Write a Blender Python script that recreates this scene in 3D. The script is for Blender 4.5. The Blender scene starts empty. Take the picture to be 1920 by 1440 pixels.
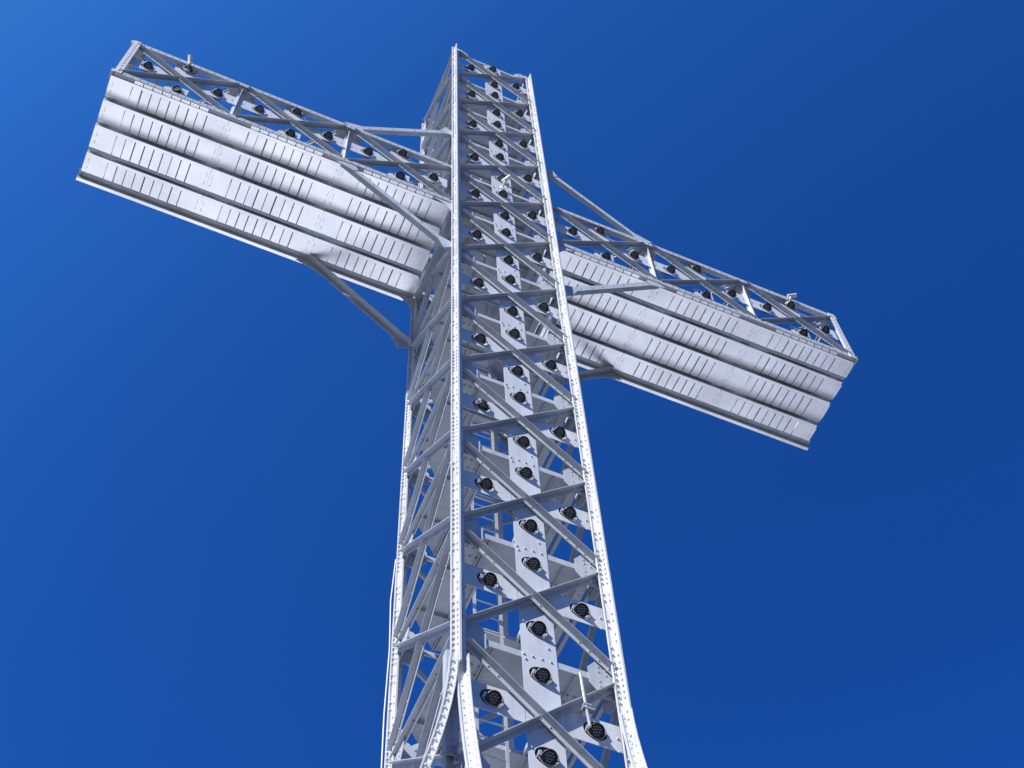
import bpy, bmesh, math, random
from mathutils import Vector, Matrix
random.seed(11)
C = bpy.context.scene.collection
SC = bpy.context.scene
R_ = math.radians

# ------------------------------------------------------------------ camera
cam_d = bpy.data.cameras.new('camera'); cam = bpy.data.objects.new('camera', cam_d); C.objects.link(cam)
RIGHT = Vector((0.9187511, -0.3933685, -0.0340252)); DOWN = Vector((0.3344180, 0.8210795, -0.4625938)); FWD = Vector((0.2099073, 0.4136299, 0.8859172))
m = Matrix((RIGHT, -DOWN, -FWD)).transposed().to_4x4()
m.translation = Vector((-3.6197089, -8.8631771, -25.1990076))
cam.matrix_world = m
cam_d.sensor_fit = 'HORIZONTAL'; cam_d.sensor_width = 36; cam_d.lens = 53.6934
cam_d.clip_start = 0.1; cam_d.clip_end = 6000
SC.camera = cam

# ------------------------------------------------------------------ sun, sky
SUN = Vector((-.64, -.366, .677)).normalized()          # towards the sun
elev = math.asin(SUN.z); azim = math.atan2(SUN.x, SUN.y)
sun_d = bpy.data.lights.new('sun', 'SUN'); sun = bpy.data.objects.new('sun', sun_d); C.objects.link(sun)
sun_d.energy = 5.0; sun_d.angle = R_(.53); sun_d.color = (1, .965, .92)
sun.rotation_euler = SUN.to_track_quat('Z', 'Y').to_euler()
w = bpy.data.worlds.new('World'); SC.world = w; w.use_nodes = True
nt = w.node_tree; bg = nt.nodes['Background']
sky = nt.nodes.new('ShaderNodeTexSky'); sky.sky_type = 'NISHITA'; sky.sun_disc = False
sky.sun_elevation = elev; sky.sun_rotation = azim
sky.altitude = 1000; sky.air_density = .6; sky.dust_density = 6; sky.ozone_density = 8
# the phone's steep, saturated rendering of the thin mountain sky: scale, gamma, channel gains, soft ceiling at the horizon
def vmath(op, a, vec):
    n = nt.nodes.new('ShaderNodeVectorMath'); n.operation = op; nt.links.new(a, n.inputs[0]); n.inputs[1].default_value = vec; return n.outputs[0]
q = vmath('MULTIPLY', sky.outputs[0], (.1, .1, .1))
gm = nt.nodes.new('ShaderNodeGamma'); gm.inputs[1].default_value = 2.0; nt.links.new(q, gm.inputs[0])
q = vmath('MINIMUM', vmath('MULTIPLY', gm.outputs[0], (92, 226, 208)), (.75, 2.0, 6.6))
nt.links.new(q, bg.inputs[0])
bg.inputs[1].default_value = .059
SC.view_settings.view_transform = 'Standard'; SC.view_settings.look = 'None'
SC.view_settings.exposure = 0.6; SC.view_settings.gamma = 1; SC.view_settings.use_curve_mapping = False
SC.render.engine = 'CYCLES'

# ------------------------------------------------------------------ materials
def mat(name, col, rough=.5, metal=0, var=.0, spec=.5, scale=1.5, bump=0, objvar=0, streak=0):
    M = bpy.data.materials.new(name); M.use_nodes = True
    t = M.node_tree; b = t.nodes['Principled BSDF']
    b.inputs['Roughness'].default_value = rough; b.inputs['Metallic'].default_value = metal
    b.inputs['Base Color'].default_value = (*col, 1)
    b.inputs['Specular IOR Level'].default_value = spec
    last = None
    geo = t.nodes.new('ShaderNodeNewGeometry')
    if var:
        n = t.nodes.new('ShaderNodeTexNoise'); n.inputs['Scale'].default_value = scale; n.inputs['Detail'].default_value = 7
        n.inputs['Roughness'].default_value = .6
        t.links.new(geo.outputs['Position'], n.inputs['Vector'])
        r = t.nodes.new('ShaderNodeMapRange'); r.inputs[1].default_value = .3; r.inputs[2].default_value = .7
        r.inputs[3].default_value = 1 - var; r.inputs[4].default_value = 1 + var * .5
        t.links.new(n.outputs[0], r.inputs[0]); last = r.outputs[0]
        rr = t.nodes.new('ShaderNodeMapRange'); rr.inputs[3].default_value = rough + .12; rr.inputs[4].default_value = rough - .12
        t.links.new(n.outputs[0], rr.inputs[0]); t.links.new(rr.outputs[0], b.inputs['Roughness'])
    def times(a, bsock):
        k = t.nodes.new('ShaderNodeMath'); k.operation = 'MULTIPLY'
        t.links.new(a, k.inputs[0]); t.links.new(bsock, k.inputs[1]); return k.outputs[0]
    if streak:                                            # thin vertical rain streaks and grime specks
        mp = t.nodes.new('ShaderNodeMapping'); mp.inputs['Scale'].default_value = (14, 14, .9)
        t.links.new(geo.outputs['Position'], mp.inputs[0])
        n2 = t.nodes.new('ShaderNodeTexNoise'); n2.inputs['Scale'].default_value = 1.2; n2.inputs['Detail'].default_value = 5
        t.links.new(mp.outputs[0], n2.inputs['Vector'])
        r2 = t.nodes.new('ShaderNodeMapRange'); r2.inputs[1].default_value = .32; r2.inputs[2].default_value = .5
        r2.inputs[3].default_value = 1 - streak; r2.inputs[4].default_value = 1
        t.links.new(n2.outputs[0], r2.inputs[0]); last = times(last, r2.outputs[0]) if last else r2.outputs[0]
        n3 = t.nodes.new('ShaderNodeTexNoise'); n3.inputs['Scale'].default_value = 26; n3.inputs['Detail'].default_value = 3
        t.links.new(geo.outputs['Position'], n3.inputs['Vector'])
        r3 = t.nodes.new('ShaderNodeMapRange'); r3.inputs[1].default_value = .28; r3.inputs[2].default_value = .36
        r3.inputs[3].default_value = 1 - streak * 1.8; r3.inputs[4].default_value = 1
        t.links.new(n3.outputs[0], r3.inputs[0]); last = times(last, r3.outputs[0])
    if objvar:
        oi = t.nodes.new('ShaderNodeObjectInfo')
        r4 = t.nodes.new('ShaderNodeMapRange'); r4.inputs[3].default_value = 1 - objvar; r4.inputs[4].default_value = 1
        t.links.new(oi.outputs['Random'], r4.inputs[0]); last = times(last, r4.outputs[0]) if last else r4.outputs[0]
    if last:
        vm = t.nodes.new('ShaderNodeVectorMath'); vm.operation = 'SCALE'; vm.inputs[0].default_value = col
        t.links.new(last, vm.inputs['Scale']); t.links.new(vm.outputs[0], b.inputs['Base Color'])
    if objvar:                                            # a faint lilac or green cast from sheet to sheet
        hs = t.nodes.new('ShaderNodeHueSaturation')
        r5 = t.nodes.new('ShaderNodeMapRange'); r5.inputs[3].default_value = .49; r5.inputs[4].default_value = .54
        t.links.new(oi.outputs['Random'], r5.inputs[0]); t.links.new(r5.outputs[0], hs.inputs['Hue'])
        t.links.new(vm.outputs[0], hs.inputs['Color']); t.links.new(hs.outputs[0], b.inputs['Base Color'])
    if bump:
        nb = t.nodes.new('ShaderNodeTexNoise'); nb.inputs['Scale'].default_value = 5; nb.inputs['Detail'].default_value = 3
        t.links.new(geo.outputs['Position'], nb.inputs['Vector'])
        bp = t.nodes.new('ShaderNodeBump'); bp.inputs['Strength'].default_value = bump; bp.inputs['Distance'].default_value = .02
        t.links.new(nb.outputs[0], bp.inputs['Height']); t.links.new(bp.outputs[0], b.inputs['Normal'])
    return M
STEEL = mat('painted_steel', (.445, .485, .54), .45, .0, .16, .5, 2.2, .25, 0, .10)
SHEET = mat('galvanised_sheet', (.965, .975, .985), .38, .90, .08, .5, .8, .18, .05, .05)
PLATE = mat('plate_paint', (.57, .60, .65), .38, .0, .10, .5, 2.0, .15, 0, .08)
POST = mat('post_paint', (.62, .64, .67), .42, .0, .14, .5, 2.2, .2, 0, .12)
BLACK = mat('black_casting', (.012, .012, .015), .45, 0, .2, .5, 8)
SHROUD = mat('dark_shroud', (.03, .032, .042), .5, 0, .2)
GLASS = mat('lamp_glass', (.045, .05, .07), .25, 0)
LEDM = mat('led_reflector', (.34, .35, .40), .3, .3)
YOKE = mat('bright_bracket', (.60, .61, .64), .3, .35, .1)
WHITE = mat('white_plastic', (.80, .80, .80), .4)
STONE = mat('granite_masonry', (.28, .27, .25), .8, 0, .35, .3, 3, .6)

# ------------------------------------------------------------------ mesh helpers
W = 1.96; D = 2.0; H = 1.917; B = 2.043; T = H + 4 * 2.065; AB = 2.04; NB = 9
ZB = -B * NB; ZG = -26.9
BASE = Vector((W / 2, D / 2, ZG))
class MB:
    def __init__(s): s.v = []; s.f = []; s.smooth = False
    def add(s, vs, fs):
        o = len(s.v); s.v += [Vector(x) for x in vs]; s.f += [tuple(i + o for i in f) for f in fs]
    def bar(s, p0, p1, n1, a, n2, b):                     # box swept from p0 to p1, spanning a along n1 and b along n2
        p0 = Vector(p0); p1 = Vector(p1); n1 = Vector(n1); n2 = Vector(n2)
        vs = [p + n1 * x + n2 * y for p in (p0, p1) for (x, y) in ((a[0], b[0]), (a[1], b[0]), (a[1], b[1]), (a[0], b[1]))]
        s.add(vs, [(0, 1, 2, 3), (7, 6, 5, 4), (0, 4, 5, 1), (1, 5, 6, 2), (2, 6, 7, 3), (3, 7, 4, 0)])
    def box(s, lo, hi):
        s.bar((lo[0], lo[1], lo[2]), (lo[0], lo[1], hi[2]), (1, 0, 0), (0, hi[0] - lo[0]), (0, 1, 0), (0, hi[1] - lo[1]))
    def poly(s, pts, n, t):                               # flat polygon of thickness t along n
        n = Vector(n) * t; k = len(pts); pts = [Vector(p) for p in pts]
        s.add(pts + [p + n for p in pts], [tuple(range(k)), tuple(range(2 * k - 1, k - 1, -1))] + [(i, (i + 1) % k, k + (i + 1) % k, k + i) for i in range(k)])
    def rivet(s, p, n, r=.016, h=.013):
        n = Vector(n).normalized(); u = n.orthogonal().normalized(); v = n.cross(u); p = Vector(p); k = 6
        vs = []
        for rr, hh in ((r, 0), (r * .8, h * .65)):
            vs += [p + (u * math.cos(i * 6.2832 / k) + v * math.sin(i * 6.2832 / k)) * rr + n * hh for i in range(k)]
        vs.append(p + n * h)
        s.add(vs, [(i, (i + 1) % k, k + (i + 1) % k, k + i) for i in range(k)] + [(k + i, k + (i + 1) % k, 2 * k) for i in range(k)])
    def tube(s, pts, r, k=8, cap=True):
        pts = [Vector(p) for p in pts]; rings = []
        for i, p in enumerate(pts):
            d = (pts[min(i + 1, len(pts) - 1)] - pts[max(i - 1, 0)]).normalized()
            u = d.orthogonal().normalized() if i == 0 else (u - d * u.dot(d)).normalized()
            v = d.cross(u); rr = r[i] if isinstance(r, (list, tuple)) else r
            rings.append([p + (u * math.cos(j * 6.2832 / k) + v * math.sin(j * 6.2832 / k)) * rr for j in range(k)])
        fs = [(i * k + j, i * k + (j + 1) % k, (i + 1) * k + (j + 1) % k, (i + 1) * k + j) for i in range(len(pts) - 1) for j in range(k)]
        if cap: fs += [tuple(range(k))[::-1], tuple((len(pts) - 1) * k + j for j in range(k))]
        s.add([x for r_ in rings for x in r_], fs)
    def mesh(s, name, m, off=None):
        off = Vector(off) if off is not None else Vector((0, 0, 0))
        me = bpy.data.meshes.new(name); me.from_pydata([v - off for v in s.v], [], s.f); me.materials.append(m)
        bm = bmesh.new(); bm.from_mesh(me); bmesh.ops.recalc_face_normals(bm, faces=bm.faces); bm.to_mesh(me); bm.free()
        if s.smooth:
            for p in me.polygons: p.use_smooth = True
        return me
def link(me, name, parent=None, loc=(0, 0, 0), **props):
    o = bpy.data.objects.new(name, me); C.objects.link(o); o.parent = parent; o.location = loc
    for k, v in props.items(): o[k] = v
    return o
def empty(name, loc, label, cat, group=None):
    o = bpy.data.objects.new(name, None); C.objects.link(o); o.location = loc; o['label'] = label; o['category'] = cat
    if group: o['group'] = group
    return o
cross = empty('steel_cross', BASE, 'giant riveted steel lattice cross painted silvery white against deep blue sky', 'cross')
def part(mb, name, m=None, parent=None, **props):         # a part of the cross: its vertices are given in world coordinates
    return link(mb.mesh(name, m or STEEL, BASE), name, parent or cross, **props)
def plate_holes(mb, O, U, V, N, u0, u1, v0, v1, holes, t=.006, K=24):
    """sheet in the plane O + u*U + v*V with round holes; cut into cells along its long side"""
    O, U, V, N = map(Vector, (O, U, V, N)); along_u = (u1 - u0) > (v1 - v0)
    hs = sorted(holes, key=lambda h: h[0] if along_u else h[1])
    cuts = [u0 if along_u else v0]
    for i, h in enumerate(hs):
        c = h[0] if along_u else h[1]; half = (v1 - v0) / 2 if along_u else (u1 - u0) / 2
        cuts += [max(c - half, cuts[-1]), min(c + half, u1 if along_u else v1)]
    cuts.append(u1 if along_u else v1)
    P = lambda u, v, w: O + U * u + V * v + N * w
    for i in range(len(cuts) - 1):
        a, b = cuts[i], cuts[i + 1]
        if b - a < 1e-4: continue
        U0, U1, V0, V1 = (a, b, v0, v1) if along_u else (u0, u1, a, b)
        if i % 2 == 0:
            mb.poly([P(U0, V0, 0), P(U1, V0, 0), P(U1, V1, 0), P(U0, V1, 0)], N, t); continue
        cu, cv, r = hs[i // 2]; inner = []; outer = []
        angs = sorted([j * 2 * math.pi / K for j in range(K)] + [math.atan2(y - cv, x - cu) % (2 * math.pi) for x in (U0, U1) for y in (V0, V1)])
        for g in angs:
            c, s_ = math.cos(g), math.sin(g); inner.append((cu + r * c, cv + r * s_))
            q = min([((U1 - cu) / c if c > 0 else (U0 - cu) / c) if abs(c) > 1e-9 else 1e9, ((V1 - cv) / s_ if s_ > 0 else (V0 - cv) / s_) if abs(s_) > 1e-9 else 1e9])
            outer.append((cu + q * c, cv + q * s_))
        n = len(angs); vs = []
        for w in (0, t): vs += [P(*p, w) for p in inner] + [P(*p, w) for p in outer]
        fs = []
        for j in range(n):
            k = (j + 1) % n
            fs += [(j, k, n + k, n + j), (2 * n + j, 3 * n + j, 3 * n + k, 2 * n + k), (j, 2 * n + j, 2 * n + k, k), (n + j, n + k, 3 * n + k, 3 * n + j)]
        mb.add(vs, fs)

# ------------------------------------------------------------------ ground (below the frame, it lights the undersides)
def ground():
    M = bpy.data.materials.new('bounce_snow_and_rock'); M.use_nodes = True; t = M.node_tree; b = t.nodes['Principled BSDF']
    b.inputs['Roughness'].default_value = .8
    g = t.nodes.new('ShaderNodeNewGeometry')
    n = t.nodes.new('ShaderNodeTexNoise'); n.inputs['Scale'].default_value = .05; n.inputs['Detail'].default_value = 8
    t.links.new(g.outputs['Position'], n.inputs['Vector'])
    # unseen snow patch behind the cross, placed and shaped to brighten the arms' undersides
    sb = t.nodes.new('ShaderNodeVectorMath'); sb.operation = 'SUBTRACT'; sb.inputs[1].default_value = (BOUNCE_SNOW[0], BOUNCE_SNOW[1], ZG); t.links.new(g.outputs['Position'], sb.inputs[0])
    dv = t.nodes.new('ShaderNodeVectorMath'); dv.operation = 'DIVIDE'; dv.inputs[1].default_value = (BOUNCE_SNOW[2], BOUNCE_SNOW[3], 1e4); t.links.new(sb.outputs[0], dv.inputs[0])
    ln = t.nodes.new('ShaderNodeVectorMath'); ln.operation = 'LENGTH'; t.links.new(dv.outputs[0], ln.inputs[0])
    s_ = t.nodes.new('ShaderNodeMath'); s_.operation = 'MULTIPLY_ADD'; s_.inputs[1].default_value = -.5; s_.inputs[2].default_value = .79
    t.links.new(ln.outputs['Value'], s_.inputs[0])
    s2 = t.nodes.new('ShaderNodeMath'); s2.operation = 'ADD'; t.links.new(s_.outputs[0], s2.inputs[0]); t.links.new(n.outputs[0], s2.inputs[1]); s_ = s2
    r = t.nodes.new('ShaderNodeValToRGB'); r.color_ramp.elements[0].position = .76; r.color_ramp.elements[0].color = (.05, .052, .046, 1)
    r.color_ramp.elements[1].position = .82; r.color_ramp.elements[1].color = (.70, .71, .72, 1)
    t.links.new(s_.outputs[0], r.inputs[0]); t.links.new(r.outputs[0], b.inputs['Base Color'])
    bp = t.nodes.new('ShaderNodeBump'); bp.inputs['Strength'].default_value = .5; t.links.new(n.outputs[0], bp.inputs['Height']); t.links.new(bp.outputs[0], b.inputs['Normal'])
    rings = [0, 3, 6, 10, 15, 20, 26, 33, 42, 55, 75, 110, 170, 260, 420, 700, 1200, 2200, 4000]; K = 72
    cx, cy = 0, 2; vs = [(cx, cy, ZG)]
    rnd = random.Random(5)
    for ri in rings[1:]:
        for j in range(K):
            a = j * 2 * math.pi / K; q = ri * (1 + .06 * math.sin(3 * a + ri) + .04 * math.sin(7 * a + 2 * ri))
            drop = 0 if ri < 30 else (ri - 30) * .62 if ri < 700 else 415
            z = ZG - drop + (rnd.uniform(-.03, .03) * ri if ri > 30 else rnd.uniform(-.05, .05))
            vs.append((cx + q * math.cos(a), cy + q * math.sin(a), z))
    fs = [(0, 1 + j, 1 + (j + 1) % K) for j in range(K)]
    for i in range(len(rings) - 2):
        for j in range(K):
            a = 1 + i * K + j; b2 = 1 + i * K + (j + 1) % K; fs.append((a, a + K, b2 + K, b2))
    me = bpy.data.meshes.new('ground'); me.from_pydata(vs, [], fs); me.materials.append(M)
    for p in me.polygons: p.use_smooth = True
    link(me, 'ground', kind='structure')
BOUNCE_SNOW = (5., 15., 31., 11.)  # centre and radii of the added snow patch, set by the light it reflects
ground()
# stone plinth under the cross
pl = empty('stone_plinth', (W / 2, D / 2, ZG), 'square granite block plinth carrying the steel cross', 'plinth')
ph = ZB - ZG; nrow = 14; bh = ph / nrow
blk = MB(); blk.box((-.01, -.01, .006), (.99, .49, bh - .006)); bme = blk.mesh('stone_block', STONE)
core = MB(); core.box((-1.9, -1.9, 0), (1.9, 1.9, ph - .02)); link(core.mesh('plinth_core', STONE), 'plinth_core', pl)
for r in range(nrow):
    for side in range(4):
        for i in range(4):
            o = link(bme, 'stone_block', pl); a = side * math.pi / 2
            lx = -2.0 + i * 1.0 + (.0 if r % 2 else .0); ly = -2.0 - random.uniform(0, .03)
            o.location = (lx * math.cos(a) - ly * math.sin(a), lx * math.sin(a) + ly * math.cos(a), r * bh); o.rotation_euler = (0, 0, a)

# ------------------------------------------------------------------ lattice
class Face:                                               # u along the face, z up, w outwards; y0 is the corner plane
    def __init__(s, O, U, N): s.O = Vector(O); s.U = Vector(U); s.N = Vector(N)
    def P(s, u, z, w=0): return s.O + s.U * u + Vector((0, 0, z)) + s.N * w
FRONT = Face((0, 0, 0), (1, 0, 0), (0, -1, 0)); LEFT = Face((0, D, 0), (0, -1, 0), (-1, 0, 0))
BACK = Face((W, D, 0), (-1, 0, 0), (0, 1, 0)); RIGHTF = Face((W, 0, 0), (0, 1, 0), (1, 0, 0))
Z1 = Vector((0, 0, 1))
def diagonal(F, ua, za, ub, zb, w0, legin=.062, legout=.088, t=.009, gap=None, rv=True, trim=.0):
    """angle bar: in-plane leg hangs below the line, the other leg stands out along its top edge"""
    mb = MB(); a = F.P(ua, za); b = F.P(ub, zb); d = (b - a).normalized(); up = F.N.cross(d)
    if up.z < 0: up = -up
    a = a + d * trim; b = b - d * trim; L = (b - a).length
    mb.bar(a, b, up, (-legin, 0), F.N, (w0, w0 + t))
    segs = [(0, 1)] if gap is None else [(0, .5 - gap / L), (.5 + gap / L, 1)]
    for s0, s1 in segs: mb.bar(a + d * L * s0, a + d * L * s1, up, (0, t), F.N, (w0, w0 + legout))
    if rv:
        for s0 in (.04, .10, .16, .22, .47, .53, .78, .84, .90, .96):
            mb.rivet(a + d * L * s0 - up * legin * .5 + F.N * (w0 + t), F.N, .015, .013)
    return mb
def lat_bay(F, wid, ht, wa=-.052, wb=-.064, legout=.088, rv=True, legin=.062):
    """both diagonals of a bay of the given size, drawn from z = 0 up; the falling one lies outside"""
    dn = diagonal(F, .13, ht - .15, wid - .06, .10, wa, legin, legout, rv=rv)
    up = diagonal(F, .07, .12, wid - .12, ht - .12, wb, legin, legout * .95, gap=.03, rv=rv)
    return dn, up
tower_z = [T - 2.065 * i for i in range(5)] + [-B * i for i in range(0, NB + 1)]      # node levels, top down
GU = {}
def gusset(F, wid, s, w, ht=.33, wd=.33):
    mb = MB(); x0 = .06 if s < 0 else wid - .06; k = 1 if s < 0 else -1
    pts = [F.P(x0, -ht, w), F.P(x0 + k * (wd - .15), -ht, w), F.P(x0 + k * wd, -ht + .20, w), F.P(x0 + k * wd, ht - .2, w), F.P(x0 + k * (wd - .15), ht, w), F.P(x0, ht, w)]
    mb.poly(pts, F.N, .008)
    for zz in (-.26, -.18, -.10, .06, .14, .22):
        for i in range(2): mb.rivet(F.P(x0 + k * (.12 + .085 * i), zz + (.03 if i else 0), w + .008), F.N, .015, .012)
    return mb
for fi, F in enumerate((FRONT, LEFT, BACK, RIGHTF)):
    wid = W if fi in (0, 2) else D
    cache = {}
    gl = gusset(F, wid, -1, -.076).mesh('gusset_plate', STEEL, BASE); gr = gusset(F, wid, 1, -.076).mesh('gusset_plate', STEEL, BASE)
    hb = MB()
    if fi == 0:
        hb.bar(F.P(.05, 0), F.P(wid - .05, 0), Z1, (-.05, .05), F.N, (-.098, -.088)); hb.bar(F.P(.05, 0), F.P(wid - .05, 0), Z1, (.04, .05), F.N, (-.18, -.098))
    else:
        hb.bar(F.P(.05, 0), F.P(wid - .05, 0), Z1, (-.06, .03), F.N, (-.094, -.086)); hb.bar(F.P(.05, 0), F.P(wid - .05, 0), Z1, (.02, .03), F.N, (-.086, -.02))
        for i in range(9): hb.rivet(F.P(.2 + i * .2, -.015, -.086), F.N)
    hm = hb.mesh('horizontal_beam', STEEL, BASE)
    for i, z in enumerate(tower_z):
        link(gl, 'gusset_plate', cross, (0, 0, z)); link(gr, 'gusset_plate', cross, (0, 0, z))
        link(hm, 'horizontal_beam', cross, (0, 0, z))
        if i == len(tower_z) - 1: break
        ht = round(z - tower_z[i + 1], 3)
        if ht not in cache:
            dn, up = lat_bay(F, wid, ht)
            cache[ht] = (dn.mesh('falling_diagonal', STEEL, BASE), up.mesh('rising_diagonal', STEEL, BASE))
        for me, nm in zip(cache[ht], ('falling_diagonal', 'rising_diagonal')): link(me, nm, cross, (0, 0, tower_z[i + 1]))

# corner posts: angle with a cover strip, splice plates and rivets
def corner_post(xc, yc, front, xl, xr, zlow=None):
    """cross-shaped riveted post: arms to the left, right, front and back of (xc, yc)"""
    mb = MB(); rv = MB(); zl = ZB if zlow is None else zlow; yf, yb = (.125, .05) if front else (.12, .055)
    mb.box((xc - xl, yc - .007, zl), (xc - .0075, yc + .007, T)); mb.box((xc + .0075, yc - .007, zl), (xc + xr, yc + .007, T))
    mb.box((xc - .007, yc - yf, zl), (xc + .007, yc + yb, T - .005))
    mb.box((xc - xl - .0005, yc - .020, zl), (xc - xl + .009, yc - .0075, T - .01))                # rolled edge of the left arm
    mb.box((xc - .028, yc - .016, zl), (xc - .0075, yc - .0075, T - .03)); mb.box((xc - .016, yc - .034, zl), (xc - .0075, yc - .0165, T - .03))   # root of the angles
    mb.box((xc - .0125, yc - yf - .001, zl), (xc - .0075, yc - yf + .036, T - .02))                    # cover strip on the outstanding arm
    for zs in (2.9, -3.6, -8.6):
        mb.box((xc - .0135, yc - yf + .037, zs - .4), (xc - .0075, yc - .036, zs + .4)); mb.box((xc - xl + .0095, yc - .0135, zs - .4), (xc - .029, yc - .0075, zs + .4))
    z = T - .08; i = 0
    while z > zl:
        near = min(abs(z - q) for q in tower_z) < .36
        if near or i % 4 < 2:
            rv.rivet((xc - (xl + .02) * .5, yc - .0075, z), (0, -1, 0), .019, .022); rv.rivet((xc + xr * .62, yc - .007, z - .05), (0, -1, 0), .015, .014)
        if near or i % 3: rv.rivet((xc - .0075, yc - yf * .5, z - .04), (-1, 0, 0), .0165, .017)
        z -= .098 if near else .125; i += 1
    o = part(mb, 'corner_post', POST); part(rv, 'rivets', POST, o, kind='stuff')
XA = .025; XB = W - .053
corner_post(XA, 0, True, .068, .10, -12.98); corner_post(XB, 0, True, .085, .088)
corner_post(.05, D - .01, False, .06, .09); corner_post(XB, D - .01, False, .08, .08)
def flare(x, y, dx, dy, amp, zs, w0=.085, fl=.09, big=True):
    """flared leg at the foot: an angle whose wide leg faces front, drifting outwards by amp * depth squared"""
    mb = MB(); rv = MB(); n = 22; pts = []
    for i in range(n + 1):
        z = zs - (zs - ZB) * i / n; q = zs - z; f = amp * q ** 1.6
        pts.append(Vector((x + dx * f, y + dy * f, z)))
    X = Vector((1, 0, 0)); Y = Vector((0, -1, 0))
    for a, b in zip(pts, pts[1:]):
        mb.bar(a, b, X, (-w0, 0), Y, (0, .010)); mb.bar(a, b, X, (-.010, 0), Y, (.010, fl)); mb.bar(a, b, X, (-w0, -w0 + .014), Y, (.010, .022)); mb.bar(a, b, X, (-.012, -.002), Y, (-.26 if big else -.06, -.001))
        for j in range(2):
            p = a + (b - a) * ((j + .5) / 2); rv.rivet(p - X * w0 * .5 + Y * .010, Y, .021 if big else .013, .022 if big else .01)
            rv.rivet(p - X * .010 + Y * fl * .6, -X, .013, .009)
    o = part(mb, 'flared_leg', POST); part(rv, 'rivets', POST, o, kind='stuff')
flare(XA - .005, -.02, -1, 0, .115, -12.85, .085, .06)
flare(XA + .085, -.02, 0, -1, .085, -12.85, .10, .115, False)
flare(XB + .005, -.02, 0, -1, .105, -12.9, .09, .12, False)
flare(.045, D - .02, -1, 0, .08, -13.2, .06, .08); flare(XB + .06, -.02, 1, 0, .08, -13.2, .05, .04, False)
flare(.05, D + .08, 0, 1, .05, -13.0, .06, .05)
ip = MB(); ip.box((XA - .05, .15, ZB), (XA + .09, .162, -12.5)); ip.box((XA - .05, .162, ZB), (XA - .038, .25, -12.5))
for q in range(40): ip.rivet((XA + .02, .15, -13 - q * .12), (0, -1, 0), .018, .016)
part(ip, 'inner_post')

# mounting plates for the lamps on the shaft
PY = .078
HOLE = .136
def mount(F, u0, u1, z0, z1, holes, name='mounting_plate', rivs=()):
    mb = MB(); plate_holes(mb, F.P(0, 0, -PY - .006), F.U, Z1, F.N, u0, u1, z0, z1, holes)
    for (u, z) in rivs: mb.rivet(F.P(u, z, -PY), F.N, .017, .017)
    return mb
CR = []                                                   # crossing levels, top down
for i in range(len(tower_z) - 1): CR.append((tower_z[i] + tower_z[i + 1]) / 2)
lamps = []
hl = mount(FRONT, .10, .793, -.095, .305, [(.44, .115, HOLE)], rivs=[(.14, .1), (.14, -.1)]).mesh('mounting_plate', PLATE, BASE)
hr = mount(FRONT, 1.217, 1.86, -.095, .305, [(1.572, .115, HOLE)], rivs=[(1.82, .1), (1.82, -.1)]).mesh('mounting_plate', PLATE, BASE)
for i, z in enumerate(CR):
    link(hl, 'mounting_plate', cross, (0, 0, z)); link(hr, 'mounting_plate', cross, (0, 0, z))
    if i < 12: lamps.append(((.415, 0, z), 'L', i)); lamps.append(((1.545, 0, z), 'R', i))
vp = {}
for i, z in enumerate(tower_z[:-1]):
    up = round(CR[i - 1] - z, 3) if i else -.09; dnn = round(z - CR[i], 3)
    if (up, dnn) not in vp:
        holes = [(1.005, -.285, HOLE)] + ([(1.005, .515, HOLE)] if i else [])
        rivs = [(.98 + q * .105, .0) for q in (-1.5, -.5, .5, 1.5)] + [(.86, -dnn + .13), (1.0, -dnn + .1), (1.1, -dnn + .16)]
        if i: rivs += [(.88, up - .16), (1.0, up - .12), (1.12, up - .2), (.84, .58), (1.12, .22), (.84, -.08)]
        vp[(up, dnn)] = mount(FRONT, .80, 1.21, -dnn + .004, up - .004, holes, rivs=rivs).mesh('mounting_plate', PLATE, BASE)
    link(vp[(up, dnn)], 'mounting_plate', cross, (0, 0, z))
    if i < 13:
        if i: lamps.append(((.98, 0, z + .4), 'U', i))
        lamps.append(((.98, 0, z - .4), 'D', i))

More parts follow.
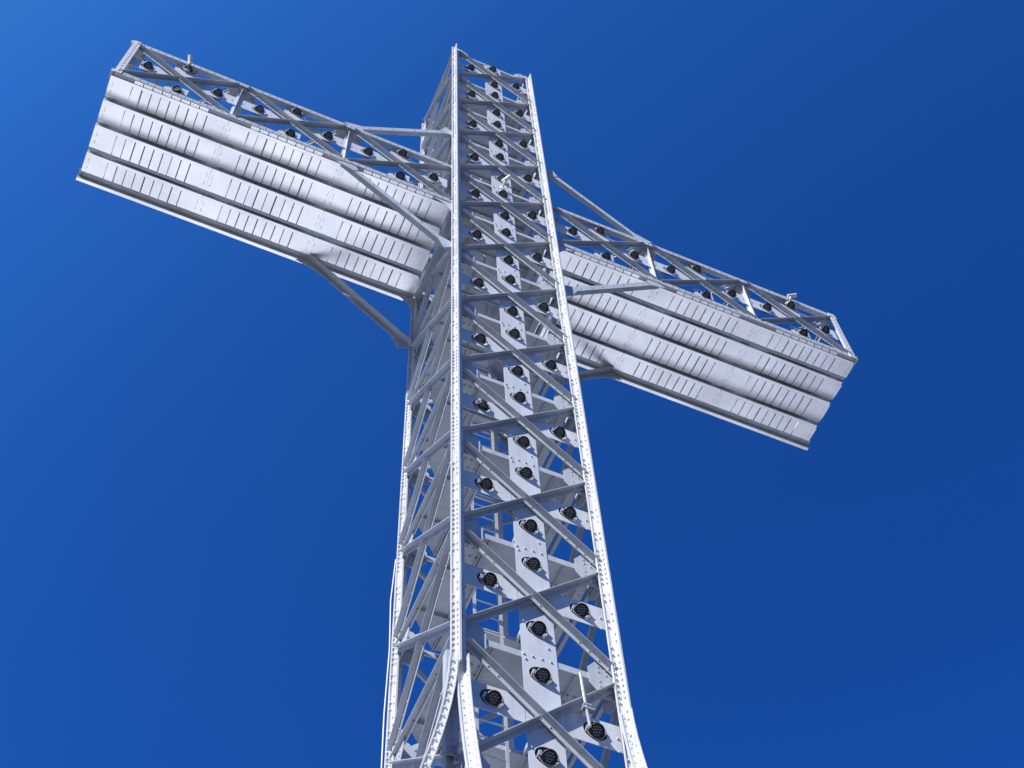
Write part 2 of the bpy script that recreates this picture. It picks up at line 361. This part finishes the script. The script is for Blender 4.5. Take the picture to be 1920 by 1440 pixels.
# platforms inside the shaft
def platform():
    mb = MB(); t = .008; hx0, hx1, hy0, hy1 = .62, 1.36, .70, 1.36
    for lo, hi in (((.06, .13), (W - .24, hy0)), ((.06, hy0), (hx0, hy1)), ((hx1, hy0), (W - .24, hy1)), ((.47, hy1), (W - .24, D - .12))):
        mb.box((lo[0], lo[1], .06), (hi[0], hi[1], .06 + t))
    mb.poly([(.06, hy1, .06), (.47, hy1, .06), (.47, 1.88, .06), (.06, 1.48, .06)], Z1, t)
    st = []
    for x in (.47, .505): mb.box((x, .14, .015), (x + .012, D - .13, .06))
    mb.box((hx0 - .03, hy0, .0), (hx0, hy1, .06)); mb.box((hx1, hy0, .0), (hx1 + .03, hy1, .06))
    mb.box((1.45, .14, .0), (1.462, D - .13, .06))
    mb.box((.06, hy1 + .0, .0), (W - .24, hy1 + .012, .06)); mb.box((.06, hy0 - .012, .0), (W - .24, hy0, .06))
    rb = MB()
    for x in (.12, .2, .28, .36, .44): 
        for y in (.22, .34, .46, .58): rb.rivet((x + .02 * (y > .3), y, .06), (0, 0, -1), .019, .022)
    for x in (1.42, 1.5, 1.58, 1.66):
        for y in (.44, .54, .64, .76, .88, 1.0): rb.rivet((x, y + .02, .06), (0, 0, -1), .019, .022)
    for y in range(12): rb.rivet((.575, .2 + y * .14, .06), (0, 0, -1), .012, .009)
    sb = MB(); sb.box((W - .245, .12, -.05), (W - .233, D - .1, .07)); sb.box((W - .233, .12, -.05), (W - .14, D - .1, -.04)); sb.box((W - .233, .12, .06), (W - .14, D - .1, .07))
    for y in range(10): sb.rivet((W - .19, .25 + y * .17, -.05), (0, 0, -1), .014, .010)
    return mb, rb, sb
pm, pr, ps = [x.mesh(n, STEEL, BASE) for x, n in zip(platform(), ('platform', 'rivets', 'platform_beam'))]
for z in tower_z[1:]:
    o = link(pm, 'platform', cross, (0, 0, z)); link(pr, 'rivets', o, kind='stuff'); link(ps, 'platform_beam', cross, (0, 0, z))
# ladder through the hatches and a cable post on the back face
lad = MB()
for x in (.80, 1.15): lad.bar((x, 1.30, ZB), (x, 1.30, T - 2), (1, 0, 0), (-.02, .02), (0, 1, 0), (-.006, .006))
o = part(lad, 'ladder_rails', YOKE)
rg = MB(); z = ZB
while z < T - 2: rg.tube([(.82, 1.3, z), (1.13, 1.3, z)], .011, 5); z += .28
part(rg, 'rungs', YOKE, o, kind='stuff')
cp = MB(); cp.box((1.36, D - .16, ZB), (1.50, D - .15, -.2)); cp.box((1.49, D - .15, ZB), (1.50, D - .05, -.2))
part(cp, 'cable_tray', YOKE)

# ------------------------------------------------------------------ arms
XL = -3 * AB; XR = W + 3 * AB
def arm(sgn):
    x_in = 0 if sgn < 0 else W; x_out = XL if sgn < 0 else XR
    X0, X1 = min(x_in, x_out), max(x_in, x_out)
    # chords
    def chord(y, z, sy, sz, name='chord', low=False):
        """angle bar along x, its corner at (y, z); legs run sy in y and sz in z"""
        mb = MB(); xa, xb = (X0 - .05, X1 - .0) if sgn < 0 else (X0, X1 + .05)
        mb.bar((xa, y, z), (xb, y, z), (0, sy, 0), (0, .132), (0, 0, sz), (0, .013))
        mb.bar((xa, y, z), (xb, y, z), (0, sy, 0), (0, .013), (0, 0, sz), (.013, .135))
        rv = MB(); x = xa + .1; i = 0
        while x < xb - .05:
            rv.rivet((x, y, z + sz * .07), (0, -sy, 0), .015, .013)
            if i % 2: rv.rivet((x, y + sy * .08, z), (0, 0, -1), .015, .012)
            x += .13; i += 1
        o = part(mb, name); part(rv, 'rivets', parent=o, kind='stuff'); return o
    chord(0, 0, 1, 1); chord(0, H, 1, -1); chord(D, 0, -1, 1); chord(D, H, -1, -1)
    lip = MB(); xa, xb = (X0 - .05, X1 - .16) if sgn < 0 else (X0 + .16, X1 + .05)
    lip.bar((xa, D - .012, 0), (xb, D - .012, 0), (0, 1, 0), (0, .012), Z1, (-.085, 0))
    for i in range(44): lip.rivet((xa + .12 + i * .138, D - .012, -.04), (0, -1, 0), .013, .01)
    part(lip, 'edge_strip')
    es = MB(); es.box((xa, D - .006, -.091), (xb, D + .05, -.0855)); part(es, 'lit_edge_flange', SHEET)  # added strip of bright sheet, stands in for the sunlit back edge
    # lattice front and back, with nodes, posts, end frame
    for F, s in ((FRONT, 1), (BACK, -1)):
        dn = diagonal(F, .08, H - .10, AB - .05, .10, -.052) if s == 1 else diagonal(F, .08, H - .10, AB - .05, .10, -.10)
        up = diagonal(F, .06, .12, AB - .08, H - .12, -.064, gap=.03) if s == 1 else diagonal(F, .06, .12, AB - .08, H - .12, -.12)
        dm, um = dn.mesh('falling_diagonal', STEEL, BASE), up.mesh('rising_diagonal', STEEL, BASE)
        for b in range(3):
            dx = X0 + b * AB if s == 1 else X0 + b * AB + AB - W
            link(dm, 'falling_diagonal', cross, (dx, 0, 0)); link(um, 'rising_diagonal', cross, (dx, 0, 0))
    for k in range(1, 4):
        x = x_in + sgn * AB * k
        for y, N in ((.0, -1), (D, 1)):
            end = (k == 3); mb = MB(); yy = y - N * (.10 if not end else -.014)
            wd = .05 if not end else .125
            if end:
                xa, xb = (x, x + wd) if sgn < 0 else (x - wd, x)
                mb.box((xa, min(yy, yy - N * .013), .0), (xb, max(yy, yy - N * .013), H)); xc = x if sgn < 0 else x - .013
                mb.box((xc, min(yy - N * .013, yy - N * .13), .0), (xc + .013, max(yy - N * .013, yy - N * .13), H))
                for i in range(13): mb.rivet(((xa + xb) / 2, yy, .1 + i * .14), (0, N, 0))
            else:
                mb.box((x - wd, min(yy, yy - N * .01), .06), (x + wd, max(yy, yy - N * .01), H - .1))
                mb.box((x - .006, min(yy, yy + N * .07), .06), (x + .006, max(yy, yy + N * .07), H - .1))
                for i in range(5): mb.rivet((x - .028, yy, .3 + i * .28), (0, N, 0), .014, .012)
                for i in range(5): mb.rivet((x + .028, yy, .72 + i * .1), (0, N, 0), .014, .012)
            part(mb, 'end_post' if end else 'post', POST)
        # horizontal gusset plates and cross beam in the top face, beam in the bottom
        for y, k2 in ((.06, 1), (D - .06, -1)):
            mb = MB(); e0 = x - .27 if not (k == 3 and sgn < 0) else x + .02; e1 = x + .27 if not (k == 3 and sgn > 0) else x - .02
            mb.poly([(e0, y, H - .03), (e1, y, H - .03), (e1 - .03, y + k2 * .33, H - .03), (e0 + .03, y + k2 * .33, H - .03)], Z1, .008)
            for i in range(5): mb.rivet((e0 + .07 + i * (e1 - e0 - .14) / 4, y + k2 * (.14 + .1 * (i % 2)), H - .03), (0, 0, -1), .015, .012)
            part(mb, 'gusset_plate')
        cb = MB(); xx = x - (.0 if sgn < 0 else .1)
        cb.box((xx, .14, H - .045), (xx + .10, D - .14, H - .035)); cb.box((xx + .045, .14, H - .14), (xx + .055, D - .14, H - .045))
        part(cb, 'cross_beam')
        cb = MB(); cb.box((xx, .07, .06), (xx + .10, D - .07, .07)); cb.box((xx + .045, .07, .07), (xx + .055, D - .07, .16)); part(cb, 'cross_beam')
    # top face bracing
    for b in range(3):
        xa = X0 + b * AB
        for (ya, yb, zz) in ((.2, D - .2, H - .06), (D - .2, .2, H - .075)):
            mb = MB(); a = Vector((xa + .2, ya, zz)); q = Vector((xa + AB - .2, yb, zz)); d = (q - a).normalized(); n = Z1.cross(d)
            mb.bar(a, q, n, (-.035, .035), Z1, (0, .008)); mb.bar(a, q, n, (-.004, .004), Z1, (-.055, 0)); part(mb, 'top_brace')
    # conduit under the top chord
    for b in range(3):
        cd = MB(); cd.tube([(X0 + b * AB + .5, .13, H - .26), (X0 + (b + 1) * AB - .45, .13, H - .26)], .016, 6); part(cd, 'conduit', YOKE)
    # lamp plates
    mid = H / 2
    cu = part(mount(FRONT, -.20, .20, mid + .36, H - .09, [(.02, mid + .72, .132)]), 'mounting_plate', PLATE); cu.location = (X0 + .5 * AB, 0, 0)
    cl = part(mount(FRONT, -.20, .20, .02, mid - .28, [(.02, mid - .45, .132)]), 'mounting_plate', PLATE); cl.location = (X0 + .5 * AB, 0, 0)
    for b in (1, 2):
        for s_ in (cu, cl): link(s_.data, 'mounting_plate', cross, (X0 + (b + .5) * AB, 0, 0))
    for b in range(3):
        lamps.append(((X0 + (b + .5) * AB, 0, mid + .62), 'AT', b if sgn < 0 else 2 - b, sgn))
        lamps.append(((X0 + (b + .5) * AB, 0, mid - .62), 'AB', b if sgn < 0 else 2 - b, sgn))
    nm = mount(FRONT, -.86, .86, mid - .09, mid + .31, [(-.36, mid + .115, .132), (.40, mid + .115, .132)], rivs=[(-.1, mid + .1), (-.1, mid - .1), (.1, mid + .1), (.1, mid - .1)]).mesh('mounting_plate', PLATE, BASE)
    for k in (1, 2):
        x = x_in + sgn * AB * k; link(nm, 'mounting_plate', cross, (x, 0, 0))
        lamps.append(((x - .38, 0, mid), 'NL', 2 - k, sgn)); lamps.append(((x + .38, 0, mid), 'NR', 2 - k, sgn))
    for x, k in ((x_in, sgn), (x_out, -sgn)):
        a, b = (x + .10, x + .86) if k > 0 else (x - .86, x - .10)
        part(mount(FRONT, a, b, mid - .09, mid + .31, [(x + k * .40 + .02, mid + .115, .132)]), 'mounting_plate', PLATE)
        lamps.append(((x + k * .40, 0, mid), 'NI' if x == x_in else 'NO', 0, sgn))
    # soffit: four overlapping strips of sheet, slotted in each bay
    strips = [(.075, .475), (.525, .945), (.995, 1.475), (1.525, 1.945)]
    curved = (1, 1, 0, 0) if sgn < 0 else (0, 1, 1, 0)
    n_s = 8; pitch = .1625
    for si, (y0, y1) in enumerate(strips):
        cv = curved[si]
        def sheet(xa, xb, ya, yb, gapy=0):
            """sheet from xa to xb; curls upwards near its back edge when cv"""
            mb = MB(); ys = [ya + (yb - ya) * (1 - (1 - i / 8) ** 1.5) for i in range(9)]; t = .005
            def zf(y):
                q = (y - (y0 + (y1 - y0) * .5)) / ((y1 - y0) * .5)
                base = -.020 * (1 - (y - y0) / (y1 - y0))
                return base + (.030 * max(q, 0) ** 2.3 if cv else .0)
            vs = [(x, y, zf(y) + w_) for w_ in (0, t) for x in (xa, xb) for y in ys]; n = 9
            fs = []
            for i in range(8):
                fs += [(i, i + 1, n + i + 1, n + i), (2 * n + i, 3 * n + i, 3 * n + i + 1, 2 * n + i + 1), (i, 2 * n + i, 2 * n + i + 1, i + 1), (n + i, n + i + 1, 3 * n + i + 1, 3 * n + i)]
            fs += [(0, n, 3 * n, 2 * n), (8, 2 * n + 8, 3 * n + 8, n + 8)]
            mb.add(vs, fs); mb.smooth = False; return mb, zf
        fy0 = y0 + .055; fy1 = y1 - (.0 if cv else .055)
        fr, zf = sheet(0, 1, y0, fy0)
        # front rail of the strip with a small lip, one length per bay
        for b in range(3):
            xa = X0 + b * AB + (.004 if b else -.02); xb = X0 + (b + 1) * AB - .002
            if sgn < 0 and b == 2: xb -= .17 * 0 + .05
            mb, zf = sheet(xa, xb, y0, fy0); part(mb, 'soffit_rail', SHEET)
            mb = MB(); mb.box((xa, y0 - .0055, zf(y0) - .001), (xb, y0 - .001, zf(y0) + .115)); part(mb, 'soffit_lip')
            if not cv:
                mb = MB(); z0 = zf(fy1) - .004
                mb.bar((xa, fy1 + .003, z0), (xb, fy1 + .003, z0), (0, .98, .2), (0, .058), (0, -.2, .98), (0, .006))
                for i in range(15): mb.rivet(Vector((xa + .07 + i * .135, fy1 + .03, z0 + .006)), (0, .2, -.98), .010, .007)
                part(mb, 'soffit_flange', STEEL)
        # slats
        sm = {}
        for b in range(3):
            xc = X0 + (b + .5) * AB
            for i in range(n_s):
                xs = xc + (i - n_s / 2) * pitch; g = .009
                key = round(0.0, 3)
                if key not in sm: sm[key] = sheet(g, pitch - g, fy0 + .0005 + key, fy1 - key * .5)[0].mesh('slat', SHEET, BASE)
                o = link(sm[key], 'slat', cross, (xs + random.uniform(-.004, .004), 0, random.uniform(-.003, .003)))
            # sheets between the slotted fields
            edges = []
            if b == 0: edges.append((X0 - .02, xc - n_s / 2 * pitch - .009))
            if b < 2: edges.append((xc + n_s / 2 * pitch + .009, xc + AB - n_s / 2 * pitch - .009))
            else: edges.append((xc + n_s / 2 * pitch + .009, X1 + .02 - (.05 if sgn < 0 else 0)))
            for (ea, eb) in edges:
                halves = [(ea, (ea + eb) / 2 - .002), ((ea + eb) / 2 + .002, eb)] if (eb - ea) > .6 else [(ea, eb)]
                for (ha, hb_) in halves:
                    mb, zf = sheet(ha, hb_, fy0 + .0005, fy1)
                    xr = hb_ - .05 if (ha == ea and len(halves) == 2) else ha + .05
                    if len(halves) == 1: xr = ha + .07 if b == 0 else hb_ - .07
                    for yy in (.18, .30, .62, .74):
                        y = fy0 + (fy1 - fy0) * yy; mb.rivet((xr, y, zf(y)), (0, 0, -1), .011, .008)
                        if yy in (.30, .62): mb.rivet((xr + (.06 if xr > (ha + hb_) / 2 - .2 and False else -.0), y + .03, zf(y + .03)), (0, 0, -1), .009, .006)
                    part(mb, 'soffit_panel', SHEET)
        for b in range(3):
            xc = X0 + (b + .5) * AB; mb = MB(); q = n_s / 2 * pitch + .05
            mb.box((xc - q, y0 + .02, .118), (xc + q, y1 - .045, .123)); part(mb, 'slot_blocker')  # added above the slots to block the sky so they look dark
        # stringer above the gap behind the strip
        if si < 3:
            mb = MB(); mb.box((X0 + .01, y1 - .03, .105), (X1 - .01, y1 + .085, .113)); mb.box((X0 + .01, y1 + .077, .02), (X1 - .01, y1 + .085, .105)); part(mb, 'stringer')
    # small tabs under the front chord
    tb = MB(); tb.box((.008, .012, -.010), (pitch - .014, .070, -.001)); tb.rivet((.05, .04, -.010), (0, 0, -1), .011, .008); tb.rivet((.11, .04, -.010), (0, 0, -1), .011, .008)
    tm = tb.mesh('tab', SHEET, BASE)
    for b in range(3):
        for i in range(n_s): link(tm, 'tab', cross, (X0 + (b + .5) * AB + (i - n_s / 2) * pitch, 0, 0))
arm(-1); arm(1)

# knee braces between shaft and arms
def knee(a, b, face, wdt=.12, dp=.09, lace=False):
    a = Vector(a); b = Vector(b); d = (b - a).normalized(); N = Vector((0, face, 0)); up = N.cross(d)
    if up.z < 0: up = -up
    mb = MB()
    if face > 0:
        N = Vector((0, -1, 0)); mb.bar(a, b, up, (-.10, 0), N, (0, .010)); mb.bar(a, b, up, (0, .012), N, (0, .135)); L = (b - a).length
        for i in range(18): mb.rivet(a + d * L * (.05 + .053 * i) - up * .05 + N * .010, N, .014, .012)
        o = part(mb, 'knee_brace')
        for q, s in ((a, 1), (b, -1)):
            g = MB(); c = q + d * s * .02; e = q + d * s * .4
            g.poly([c - up * .26, e - up * .095, e - up * .002, c + up * .2], N, -.009); part(g, 'knee_gusset', parent=o)
        return
    mb.bar(a, b, up, (-wdt / 2, wdt / 2 - .0), -N, (.0, .010))
    mb.bar(a, b, up, (wdt / 2 - .01, wdt / 2), -N, (.010, dp)); mb.bar(a, b, up, (-wdt / 2, -wdt / 2 + .01), -N, (.010, dp))
    L = (b - a).length
    for i in range(9): mb.rivet(a + d * L * (.06 + .11 * i) , N, .015, .012)
    o = part(mb, 'knee_brace')
    for q, s in ((a, 1), (b, -1)):
        g = MB(); c = q + d * s * .02; e = q + d * s * .34
        g.poly([c - up * .2, e - up * .055, e + up * .055, c + up * .2], -N, -.009)
        part(g, 'knee_gusset', parent=o)
for y, f in ((.02, -1), (D - .02, 1)):
    knee((-AB, y, H - .03), (-.01, y, H + 2.065 - .02), f); knee((W + AB, y, H - .03), (W + .01, y, H + 2.065 - .02), f)
    knee((-AB, y, .03), (-.01, y, -B + .03), f); knee((W + AB, y, .03), (W + .01, y, -B + .03), f)
# curved web plates where the arms meet the posts
for x, s in ((-.0, -1), (W, 1)):
    for y in (.014, D - .022):
        mb = MB(); pts = [(x, y, .0), (x, y, -.55)] + [(x + s * (.42 - .42 * math.sin(i * math.pi / 12)), y, -.55 + .55 * (1 - math.cos(i * math.pi / 12))) for i in range(5, -1, -1)][::-1][1:] + [(x + s * .42, y, .0)]
        pts = [(x + s * .003, y, .06), (x + s * .003, y, -.5), (x + s * .05, y, -.36), (x + s * .13, y, -.22), (x + s * .24, y, -.11), (x + s * .38, y, -.03), (x + s * .45, y, .06)]
        mb.poly(pts, (0, 1, 0), .008); part(mb, 'corner_gusset')
# electric conduit low on the front
mb = MB(); mb.tube([(1.42, -.02, -12.42), (1.44, -.02, -12.95), (1.46, -.02, -13.25)], .016, 8)
o = part(mb, 'conduit', YOKE); mb = MB(); mb.box((1.40, -.04, -12.99), (1.53, .02, -12.97)); mb.box((1.41, -.04, -12.93), (1.50, .02, -12.915)); part(mb, 'clamp', YOKE, o)
# lightning cable down the back left edge
mb = MB(); mb.tube([(-.01, D + .02, -8.3), (-.035, D + .05, -9.2), (-.015, D + .04, -10.2), (-.03, D + .05, -11.4), (-.02, D + .05, -12.6), (-.07, D + .14, -13.6), (-.15, D + .3, -15.2), (-.4, D + .7, ZB)], .008, 6)
part(mb, 'cable', WHITE)

# ------------------------------------------------------------------ spotlights
RAD = .080
def spot_meshes():
    # local axes: the lamp shines along -z' ; built pointing along local -Y, tilted afterwards
    h = MB(); prof = [(RAD, -.052), (RAD + .004, -.047), (RAD + .004, -.036), (RAD - .006, -.032), (RAD - .010, .004), (.060, .03), (.045, .045)]
    pts = [(0, y, 0) for r, y in prof]; k = 20
    vs = [(r * math.cos(j * 6.2832 / k), y, r * math.sin(j * 6.2832 / k)) for r, y in prof for j in range(k)]
    fs = [(i * k + j, i * k + (j + 1) % k, (i + 1) * k + (j + 1) % k, (i + 1) * k + j) for i in range(len(prof) - 1) for j in range(k)] + [tuple((len(prof) - 1) * k + j for j in range(k))]
    n0 = len(vs); ri = .067
    vs += [(ri * math.cos(j * 6.2832 / k), -.052, ri * math.sin(j * 6.2832 / k)) for j in range(k)] + [(ri * math.cos(j * 6.2832 / k), -.036, ri * math.sin(j * 6.2832 / k)) for j in range(k)]
    fs += [(j, (j + 1) % k, n0 + (j + 1) % k, n0 + j) for j in range(k)] + [(n0 + j, n0 + (j + 1) % k, n0 + k + (j + 1) % k, n0 + k + j) for j in range(k)]
    h.add(vs, fs)
    for j in range(7): h.box((-.045, .03, -.056 + j * .018), (.045, .062, -.052 + j * .018))
    l = MB(); l.add([(ri * math.cos(j * 6.2832 / k), -.038, ri * math.sin(j * 6.2832 / k)) for j in range(k)], [tuple(range(k))])
    d = MB()
    for (x, z) in [(-.026, .044), (0, .046), (.026, .044), (-.04, .018), (-.013, .018), (.013, .018), (.04, .018), (-.026, -.012), (0, -.012), (.028, -.012), (-.014, -.04), (.016, -.04)]:
        d.add([(x + .0085 * math.cos(j * math.pi / 4), -.040, z + .0085 * math.sin(j * math.pi / 4)) for j in range(8)], [tuple(range(8))])
    return h, l, d
def yoke_mesh():
    y = MB(); r = RAD + .022; n = 14; prev = None
    for i in range(n + 1):                                 # flat bar looping below the lamp
        a = math.pi + math.pi * i / n; p = Vector((r * math.cos(a), .0 + .035 * math.sin(-a) * 0, r * math.sin(a) * .92))
        if prev is not None:
            d = (p - prev).normalized(); y.bar(prev, p, Vector((0, 1, 0)).cross(d), (-.003, .003), (0, 1, 0), (-.007, .007))
        prev = p
    for s in (-1, 1):
        y.box((s * (RAD + .006) - .012 if s > 0 else -RAD - .018 - .006, -.016, -.014), (RAD + .024 if s > 0 else -RAD - .006 + .012, .016, .05))
        y.rivet((s * (RAD + .026), 0, 0), (s, 0, 0), .016, .014)
        y.bar((s * (RAD + .022), 0, .0), (s * (RAD + .030), .055, .0), (0, 0, 1), (-.014, .014), (0, 1, 0), (-.003, .003))
    return y
sh = MB(); k = 20
sv = [(r * math.cos(j * 6.2832 / k), y, r * math.sin(j * 6.2832 / k)) for r, y in ((.139, .046), (.137, .066), (.095, .108), (.133, .046), (.131, .064), (.091, .103)) for j in range(k)]
sf = [(i * k + j, i * k + (j + 1) % k, (i + 1) * k + (j + 1) % k, (i + 1) * k + j) for i in (0, 1, 3, 4) for j in range(k)] + [(j, (j + 1) % k, 3 * k + (j + 1) % k, 3 * k + j) for j in range(k)] + [tuple(2 * k + j for j in range(k)), tuple(5 * k + j for j in range(k))]
sh.add(sv, sf); shm = sh.mesh('shroud', SHROUD)
hm_, lm_, dm_ = spot_meshes(); hme = hm_.mesh('housing', BLACK); lme = lm_.mesh('lens', GLASS); dme = dm_.mesh('leds', LEDM); yme = yoke_mesh().mesh('yoke', YOKE)
ordn = ['first', 'second', 'third', 'fourth', 'fifth', 'sixth', 'seventh', 'eighth', 'ninth', 'tenth', 'eleventh', 'twelfth', 'thirteenth']
TIP = {('L', 8): 34, ('D', 12): 4, ('AB', 0, -1): -38, ('AB', 2, -1): -34, ('AT', 0, -1): 8}
for L in lamps:
    p, kind = L[0], L[1]; i = L[2]; arm_ = len(L) > 3
    if not arm_:
        if kind in 'LR': lab = 'round black spotlight %s of the braces\' crossing, %s crossing down from the shaft top' % ('left' if kind == 'L' else 'right', ordn[i])
        elif i == 0: lab = 'round black spotlight on the small middle plate just under the shaft top'
        else: lab = '%s black spotlight of the pair on middle plate %s down from the shaft top' % ('upper' if kind == 'U' else 'lower', ordn[i - 1].replace('first', 'first'))
        key = (kind, i)
    else:
        side = 'left' if L[3] < 0 else 'right'; key = (kind, i, L[3])
        bay = ('outer', 'middle', 'inner')[i]
        if kind == 'AT': lab = 'round black spotlight above the braces\' crossing in the %s arm\'s %s bay' % (side, bay)
        elif kind == 'AB': lab = 'round black spotlight below the braces\' crossing in the %s arm\'s %s bay' % (side, bay)
        elif kind in ('NL', 'NR'): lab = '%s spotlight of the pair astride the %s arm\'s %s upright post' % ('left' if kind == 'NL' else 'right', side, ('outer', 'inner')[i])
        elif kind == 'NI': lab = 'round black spotlight in the %s arm right beside the shaft' % side
        else: lab = 'round black spotlight at the outermost tip of the %s arm' % side
    p = (p[0] + .022, .055, p[2] + .082)
    r = empty('spotlight', p, lab, 'spotlight', 'round black spotlights mounted along the cross')
    aim = math.degrees(math.atan2(p[2] + 25.2, math.hypot(p[0] + 3.6, p[1] + 8.9)))      # aimed down at the forecourt
    tilt = R_(TIP.get(key, 0) + aim - 5 + random.uniform(-9, 7)); pan = R_(random.uniform(-16, 12)) - R_(6)
    link(shm, 'shroud', r, (.003, -.016, .033)); y = link(yme, 'yoke', r)
    y.rotation_euler = (R_(12), 0, 0)
    hh = link(hme, 'housing', r); hh.rotation_euler = (tilt, 0, pan)
    gl = link(lme, 'lens', hh); link(dme, 'leds', gl, kind='stuff')

# ------------------------------------------------------------------ three small white cameras
def cctv(p, d, lab):
    r = empty('surveillance_camera', p, lab, 'camera', 'white bullet cameras clamped to the cross')
    d = Vector(d).normalized(); b = MB(); b.smooth = False
    o0 = Vector((0, 0, .11)) + d * -.05
    b.tube([o0, o0 + d * .02, o0 + d * .17, o0 + d * .20], [.030, .038, .038, .042], 12); link(b.mesh('camera_body', WHITE), 'camera_body', r)
    l = MB(); l.tube([o0 + d * .19, o0 + d * .203], .033, 12); link(l.mesh('camera_lens', BLACK), 'camera_lens', r)
    k = MB(); k.tube([(0, .10, -.06), (0, .0, .0), tuple(o0 + d * .05)], .016, 8); k.box((-.05, .08, -.12), (.05, .10, .0)); link(k.mesh('bracket', WHITE), 'bracket', r)
cctv((-5.10, -.05, H / 2 + .72), (-.18, -.35, .6), 'small white camera pointing up from the left arm near its tip')
cctv((W + 2.5 * AB, -.06, H / 2 + .80), (.72, -.2, .35), 'small white camera aimed rightwards from the right arm near its tip')
cctv((1.0, -.06, tower_z[4] + .02), (.35, -.5, .12), 'small white camera between two spotlights where shaft and arms cross')
